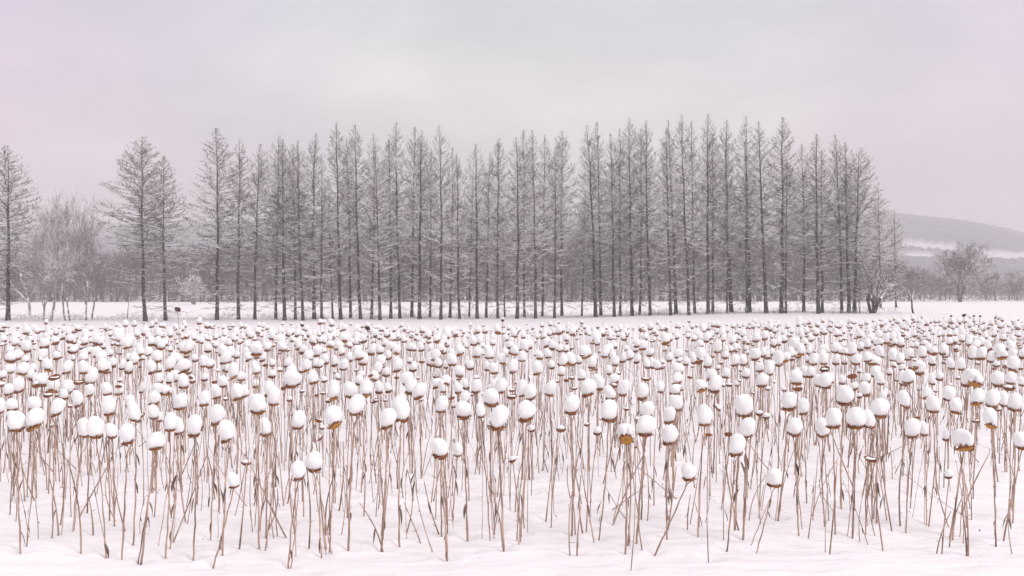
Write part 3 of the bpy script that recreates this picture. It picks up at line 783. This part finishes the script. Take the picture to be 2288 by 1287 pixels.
def make_head(mb, q, r, lod, m_rim=0, m_face=1):
    if q['kind'] == 'tall': m_face = m_rim
    X, Y, Nn = head_frame(q)
    c = np.array(q['head']); R = q['hr']
    n = 22 if lod == 0 else 7
    a = np.arange(n) * 2 * math.pi / n
    wob = 1 + r.uniform(-.06, .06, n)
    zw = (1 if q['u'] < 2 else .25) * R * (.07 * np.sin(a * 2 + r.uniform(0, 6)) + .06 * np.sin(a * 5 + r.uniform(0, 6)) + r.uniform(-.05, .05, n)) * (lod == 0)
    D = lambda rad, z: Nn * zw[:, None] + c + (np.cos(a)[:, None] * X + np.sin(a)[:, None] * Y) * (rad * wob)[:, None] + Nn * z
    deep = {0: .24, 1: .36, 2: .40, 3: .46}[q['u']] * R * (2.4 if q['kind'] == 'tall' else 1)
    if lod == 0:
        rings = [D(R * .96 * np.ones(n), .0), D(R * .90, -deep * .45), D(R * .66, -deep * .8), D(R * .32, -deep)]
    else:
        rings = [D(R * np.ones(n), .0), D(R * .6, -deep)]
    V = np.vstack(rings + [c[None] - Nn * deep * 1.04, c[None] + Nn * R * .12])
    k = len(rings); F4 = []; j = np.arange(n); j2 = (j + 1) % n
    for i in range(k - 1): F4.append(np.stack([i * n + j2, i * n + j, (i + 1) * n + j, (i + 1) * n + j2], 1))
    mb.add(V, F4[0], m_rim)
    b = mb.n - len(V)
    if k > 2: mb.f.append((np.vstack(F4[1:]) + b, m_face))
    mb.f.append((np.stack([b + (k - 1) * n + j2, b + (k - 1) * n + j, np.full(n, b + k * n)], 1), m_face))
    mb.f.append((np.stack([b + j, b + j2, np.full(n, b + k * n + 1)], 1), m_rim))
    # curled ragged bracts round the rim
    if lod == 0:
        for i in range(int(n * 1.5)):
            if r.random() < .12: continue
            an = r.uniform(0, 6.28); rad = norm(math.cos(an) * X + math.sin(an) * Y); tg = np.cross(Nn, rad)
            wd = R * r.uniform(.08, .22); ln = R * r.uniform(.14, .55); up = r.uniform(-.6, 1.0)
            p0 = c + rad * R * 1.0 - Nn * R * .03
            tip = p0 + rad * ln * .45 + Nn * ln * up
            md = p0 + rad * ln * .42 + Nn * ln * up * .25
            V = np.array([p0 - tg * wd - Nn * .10 * R, p0 + tg * wd - Nn * .10 * R, md + tg * wd * .75, md - tg * wd * .75, tip])
            mb.add(V, np.array([[0, 1, 2, 3]]), m_rim); b = mb.n - 5; mb.f.append((np.array([[b + 3, b + 2, b + 4]]), m_rim))
    else:
        V = np.vstack([D(R * .97 * np.ones(n), -.16 * R), D(R * (1.10 + .20 * r.random(n)), (.10 + .35 * r.random((n, 1))) * R)])
        mb.add(V, np.stack([j, j2, n + j2, n + j], 1), m_rim)
def make_cap(mb, q, r, lod, mi=0):
    X, Y, Nn = head_frame(q)
    c = np.array(q['head']); rx = q['cw'] * .5; h = q['ch']
    nu, nv = (22, 13) if lod == 0 else (8, 5)
    th = np.linspace(0, math.pi, nv)[:, None]; a = (np.arange(nu) * 2 * math.pi / nu)[None, :]
    asx = r.uniform(-.20, .20); asy = r.uniform(-.08, .08); pw = r.uniform(.92, 1.06)
    ct = np.cos(th); st = np.sin(th) ** pw
    gw = 1 + .03 * np.clip(ct, 0, 1)
    zc = h * r.uniform(.45, .49); rz = h - zc
    lump = 1 + r.uniform(.02, .09) * np.sin(2 * a + r.uniform(0, 6)) * st + .045 * np.sin(3 * a + 2 * th + r.uniform(0, 6)) * st + .03 * np.sin(5 * a - 3 * th + r.uniform(0, 6)) * st + r.uniform(0, .10) * np.sin(a + r.uniform(0, 6)) * np.clip(ct + .3, 0, 1)
    x = rx * st * np.cos(a) * gw * lump; y = rx * .97 * st * np.sin(a) * gw * lump
    z = zc + rz * ct * np.ones_like(a)
    x = x + asx * z; y = y + asy * z
    o1, o2 = r.uniform(0, 90, 2); kx = 2.1 / rx * .55       # dents and slumped shoulders
    dn = (vnoise(x * kx + o1 + y * kx * .6, z * kx + o2 + y * kx * .5, 5) - .5) * .30 + (vnoise(x * kx * 2.3 + o2, z * kx * 2.3 + y * kx + o1, 6) - .5) * .12
    x = x * (1 + dn * st); y = y * (1 + dn * st); z = zc + (z - zc) * (1 + dn * .45)
    V = np.stack([x, y, z], -1).reshape(-1, 3)
    # cut off along the head's disc, with a scalloped edge
    pl = V @ Nn
    sl = r.uniform(0, .16) * rx / .11 * .11; sa = r.uniform(0, 6.28)
    ang = np.arctan2(V @ Y, V @ X)
    sag = sl * .5 * np.cos(ang - sa) - sl * .2 + (.002 + .016 * np.sin(ang * 5 + r.uniform(0, 6)) + .013 * np.sin(ang * 9 + r.uniform(0, 6))) * (rx / .11) + .008 * np.sin(ang * 11 + r.uniform(0, 6)) * (rx / .11)
    lim = sag + (.03 * q['hr'])
    low = pl < lim
    V[low] += ((lim - pl)[low])[:, None] * Nn
    # pull the cut part in towards the disc so that the rim stays visible
    rad = V - (V @ Nn)[:, None] * Nn; rl_ = np.linalg.norm(rad, axis=1)
    lr = q['hr'] * (1.0 + .12 * np.sin(ang * 3 + r.uniform(0, 6)))
    k = np.where(low & (rl_ > lr), lr / (rl_ + 1e-9), 1)
    V = V - rad * (1 - k)[:, None]
    V += c
    n = nu
    i = (np.arange(nv - 1)[:, None] * n); j = np.arange(n)[None]; j2 = (j + 1) % n
    mb.add(V, np.stack([i + n + j, i + n + j2, i + j2, i + j], -1).reshape(-1, 4), mi)
def make_leaf(mb, p, r, L, mi=0, hang=1.0):
    """dead leaf hanging down along the stalk, folded and twisted"""
    a = r.uniform(0, 6.28); d = np.array([math.cos(a), math.sin(a), 0])
    n = 7; t = np.linspace(0, 1, n)
    wd = L * r.uniform(.04, .09) * np.sin(np.clip(t * 1.05, 0, 1) * math.pi) ** .7 + .0015
    P = p + d[None] * (np.sin(t * 1.5) * L * r.uniform(.12, .35))[:, None] + np.array([0, 0, -1.])[None] * ((t ** 1.3) * L * hang)[:, None]
    tw = a + 1.57 + t * r.uniform(-2.5, 2.5)
    S = np.stack([np.cos(tw), np.sin(tw), .15 * np.sin(t * 9)], 1)
    Nf = np.stack([-np.sin(tw), np.cos(tw), 0 * t], 1)
    V = np.vstack([P + S * wd[:, None] + Nf * wd[:, None] * .5, P, P - S * wd[:, None] + Nf * wd[:, None] * .6])
    i = np.arange(n - 1)
    q = np.vstack([np.stack([i, i + 1, n + i + 1, n + i], 1), np.stack([n + i, n + i + 1, 2 * n + i + 1, 2 * n + i], 1)])
    mb.add(V, q, mi)

mass = MB()
ANCH = [(e[0], f"the {ordinal(n + 1)} larch from the left") for n, e in enumerate(LARCH)]
ANCH += [(65, 'the gap beside the edge larch'), (110, 'the leaning pale tree'), (152, 'the close birch pair'), (192, 'the last birch before the gap'), (240, 'the open gap before the sapling'),
         (286, 'the small sapling'), (430, 'the pale frosted bush'), (1950, 'the willow clump'), (1995, 'the snow just past the willow'), (2041, 'the broken leaning sapling'), (2085, 'the open snow before the round tree'),
         (2120, "the round tree's left branches"), (2150, "the round tree's trunk"), (2200, "the round tree's right branches"), (2240, 'the snow clearing on the hill'), (2280, 'the very right edge')]
ANCH.sort()
def column(x): return min(range(len(ANCH)), key=lambda k: abs(ANCH[k][0] - x))
special = {(1400, 984): 'sunflower turning its round ochre seed face to the viewer under a snow cap',
           (748, 950): 'large tilted sunflower with a long orange underside below its snow cap',
           (1540, 1068): 'sunflower on a strongly leaning stalk, low in the bare gap, cap with a straight rim',
           (523, 1087): 'low sunflower on a leaning stalk at the front, small round snow cap',
           (2155, 1000): 'broad flat-bottomed snow cap over an ochre head, front row towards the right edge',
           (1729, 1084): 'low sunflower on a stalk leaning right, alone in front of the taller ones',
           (667, 1068): 'frontmost low round-capped sunflower, left one of the low pair',
           (701, 1049): 'low egg-capped sunflower behind the frontmost one, right one of the low pair',
           (2209, 1086): 'lowest small-capped sunflower by the right edge',
           (397, 690): 'lone tall stalk with a bare dark head rising in front of the larches',
           (822, 733): 'tall sunflower whose cap stands above the far edge of the crop',
           (985, 1018): 'round-capped sunflower standing alone before the rest on a straight stalk',
           (1022, 1017): 'small-capped sunflower touching the lone round-capped one in the middle'}
cols = {}
for i in indiv: cols.setdefault(column(plants[i]['at'][0]), []).append(i)
rank = {}
for c, L in cols.items():
    L.sort(key=lambda i: -plants[i]['at'][1])
    for k, i in enumerate(L): rank[i] = (ordinal(k + 1), ANCH[c][1])
for i, q in enumerate(plants):
    r = np.random.default_rng(1000 + i)
    q['hr'] = q['cw'] * r.uniform(.36, .43) if q['ch'] > .55 * q['cw'] else q['cw'] * .5
    if q['kind'] == 'tall': q['hr'] = q['cw'] * .5
    q['sr'] = float(np.clip(.0104 * (q['cw'] / .22) ** .5 * r.uniform(.75, 1.15), .006, .016)) * (1 if q['base'][1] < 20 else .85)
    if q['kind'] == 'tall': q['sr'] = .013 * q['base'][1] / 34
    hascap = q['ch'] > .02
    if i in indiv or q['kind'] == 'tall':
        x, y = q['at']
        rank.setdefault(i, ('topmost', ANCH[column(x)][1]))
        if q['kind'] == 'tall' and x > 2183: rank[i] = ('topmost', 'the middle of the right branches' if x < 2205 else 'the tip of the round tree')
        sz = q['cw'] / .22
        cn = 'bare dark head' if not hascap else ('thin snow topping' if q['ch'] < .55 * q['cw'] else ('broad snow cap' if sz > 1.12 else ('oval snow cap' if q['ch'] > 1.15 * q['cw'] else ('small snow cap' if sz < .85 else 'round snow cap'))))
        tn = '' if abs(q['tilt']) < 9 else (' tipped left' if q['tilt'] > 0 else ' tipped right')
        un = ' over orange seeds' if q['u'] >= 2 else ''
        base = None
        for (sx, sy), l in special.items():
            if abs(sx - x) < 1 and abs(sy - (y + q['ch'] * .4 * F / q['head'][1])) < 2: base = l
        lab = base if base else f"{cn}{tn if len(un) == 0 else un}, {rank[i][0]} head up below {rank[i][1]}"
        lab = lab.replace("the smallest", "smallest").replace("the broken leaning sapling", "the leaning sapling").replace("the open snow before", "the snow before").replace("the open gap before", "the gap before")
        root = empty('sunflower', q['base'], lab, 'sunflower', 'dried sunflowers under caps of snow')
        off = np.array(q['base'])
        def put(mb, name, mats, parent=root, sm=True):
            mb.v = [v - off for v in mb.v]
            return mb.build(name, mats, parent, sm)
        m = MB(); make_stem(m, q, r, 0); put(m, 'stem', M_stalk)
        for k in range(int(r.choice([0, 0, 0, 1, 1, 2])) if abs(q['base'][0] - q['head'][0]) < .3 and q['kind'] == 'placed' else 0):     # side stems of the same plant, meeting below the head
            dx, dy = r.normal(0, .07), r.normal(0, .12)
            bx_, by_ = q['base'][0] + dx, q['base'][1] + abs(dy)
            hh = np.array(q['head']) + [r.normal(0, .03), abs(r.normal(0, .03)), -.03 - abs(r.normal(0, .05))]
            q2 = dict(q, base=(bx_, by_, float(ground(bx_, by_))), head=hh, sr=q['sr'] * r.uniform(.4, .75), cw=.1)
            m = MB(); make_stem(m, q2, r, 0); put(m, 'stem', M_stalk)
        m = MB(); make_head(m, q, r, 0); put(m, 'flower_head', [M_dark if q['kind'] == 'tall' else M_rim, M_face], sm=True)
        if hascap:
            m = MB(); make_cap(m, q, r, 0); put(m, 'snow_cap', M_cap)
        nl = r.choice([0, 1, 2, 2, 3, 4]) if q['base'][1] < 17 else r.choice([0, 1, 1])
        P = stem_path(q, np.random.default_rng(1000 + i), 12)
        for k in range(nl):
            t = r.uniform(.12, .85); p = P[0] + (P[-1] - P[0]) * t
            m = MB(); make_leaf(m, p, r, min(r.uniform(.07, .20), p[2] - q['base'][2] + .02)); put(m, 'withered_leaf', M_leaf, sm=False)
    else:
        make_stem(mass, q, r, 1, 0)
        if q['head'][1] < 26 and in_view(q):
            lod = 1
        make_head(mass, q, r, 1, 1, 2)
        if hascap: make_cap(mass, q, r, 1, 3)

# thin side shoots and headless stalks: 170 nearest as things, the rest in the mass
stk = []
def rnd_stalk(y0, y1):
    d = math.sqrt(rp.uniform(y0 * y0, y1 * y1)); x = rp.uniform(-1, 1) * d * .52
    L = rp.uniform(.45, 1.15); 
    lean = rp.normal(0, .09) if rp.random() < .84 else rp.normal(0, .42)
    a = np.array([x, d, float(ground(x, d)) - .04]); b = a + np.array([math.sin(lean) * L, rp.normal(0, .15) * L, math.cos(lean) * L])
    return a, b
for k in range(300): stk.append(rnd_stalk(10.4, 15.5))
for k in range(700): stk.append(rnd_stalk(15, 24))
for k in range(1100): stk.append(rnd_stalk(22, 44))
stk = [s for s in stk if abs(s[0][0]) < s[0][1] * .54]
stk.sort(key=lambda s: s[0][1])
ns = 0; srank = {}
for k, (a, b) in enumerate(stk):
    r = np.random.default_rng(9000 + k)
    px = CX + (a[0] + b[0]) * .5 * F / a[1]; 
    n = 7; t = np.linspace(0, 1, n)[:, None]; P = a + (b - a) * t + np.sin(t * 3.1) * r.normal(0, .025, 3) * [1, 1, .2]
    rr = r.uniform(.0035, .0095)
    R = np.linspace(rr * 1.2, rr * .6, n)
    if ns < 260 and 5 < px < 2283:
        ns += 1
        mid = (a + b) * .5; py = HZ + (H - mid[2]) * F / a[1]
        dx = b[0] - a[0]; 
        st = 'upright' if abs(dx) < .12 else ('leaning right' if dx > 0 else 'leaning left')
        c = column(px); srank[c] = srank.get(c, 0) + 1
        lab = f"thin headless stalk {st}, {ordinal(srank[c])} from the front below {ANCH[c][1]}"
        lab = lab.replace("the open snow before", "the snow before").replace("the open gap before", "the gap before")
        root = empty('dry_stalk', a, lab, 'stalk', 'thin headless stalks among the sunflowers')
        m = MB(); tube(m, P, R, 5)
        for z in range(2):
            i = r.integers(1, n - 1); sticks(m, [P[i]], [P[i] + r.normal(0, .03, 3) + [0, 0, .03]], [rr * .6], [rr * .3], 3)
        m.v = [v - a for v in m.v]; m.build('stem', M_stalk, root)
        if r.random() < .75:
            m = MB(); i = r.integers(2, n); make_leaf(m, P[i], r, min(r.uniform(.06, .17), P[i][2] - a[2])); m.v = [v - a for v in m.v]
            m.build('withered_leaf', M_leaf, root, smooth_=False)
    else:
        tube(mass, P[::3], R[::3], 3, 0, cap=False)
        if a[1] < 24:
            make_leaf(mass, P[3], r, .12, 4)
o = mass.build('sunflower_crop', [M_stalk, M_rim, M_face, M_cap, M_leaf])
o['kind'] = 'stuff'; o['label'] = 'dense crop of dried snow-capped sunflowers receding to the far edge of the field'

# small dead leaves dropped on the snow
for k, (px, py) in enumerate([(86, 1178), (1237, 1160), (716, 1215), (1480, 1090), (2030, 1152), (452, 1215), (1597, 1128), (1800, 1100), (935, 1150), (2190, 1195)]):
    r = np.random.default_rng(700 + k); d = depth_at_ground(px, py); x = xpix(px, d); g0 = float(ground(x, d))
    m = MB(); make_leaf(m, np.array([0, 0, .05]), r, r.uniform(.06, .11), hang=.35)
    m.v = [v + [0, 0, .012] for v in m.v]
    o = m.build('fallen_leaf', M_leaf, smooth_=False, loc=(x, d, g0)); c = column(px)
    o['label'] = f'small curled dark leaf lying on the open snow below {ANCH[c][1]}'; o['category'] = 'leaf'; o['group'] = 'dead leaves dropped on the snow'

hollows = [(q['base'][0], q['base'][1], 1.0) for q in plants if 9 < q['base'][1] < 15.8] + [(a[0], a[1], .6) for a, b in stk if a[1] < 15.5]
build_ground()

# ------------------------------------------------------------------ haze
M_haze = bpy.data.materials.new('winter_haze'); M_haze.use_nodes = True
t = M_haze.node_tree; t.nodes.clear()
v = N(t, 'ShaderNodeVolumePrincipled'); v.inputs['Color'].default_value = (.92, .895, .91, 1); v.inputs['Density'].default_value = .00112; v.inputs['Anisotropy'].default_value = 0.0
ou = N(t, 'ShaderNodeOutputMaterial'); t.links.new(v.outputs[0], ou.inputs['Volume'])
hb = MB()
x0, x1, y0, y1, z0, z1 = -3600, 3600, -40, 3300, -3, 138
V = np.array([[x, y, z] for z in (z0, z1) for y in (y0, y1) for x in (x0, x1)], float)
hb.add(V, np.array([[0, 2, 3, 1], [4, 5, 7, 6], [0, 1, 5, 4], [2, 6, 7, 3], [0, 4, 6, 2], [1, 3, 7, 5]]))
o = hb.build('haze', M_haze, smooth_=False); o['kind'] = 'stuff'; o['label'] = 'pale winter haze over the whole field'
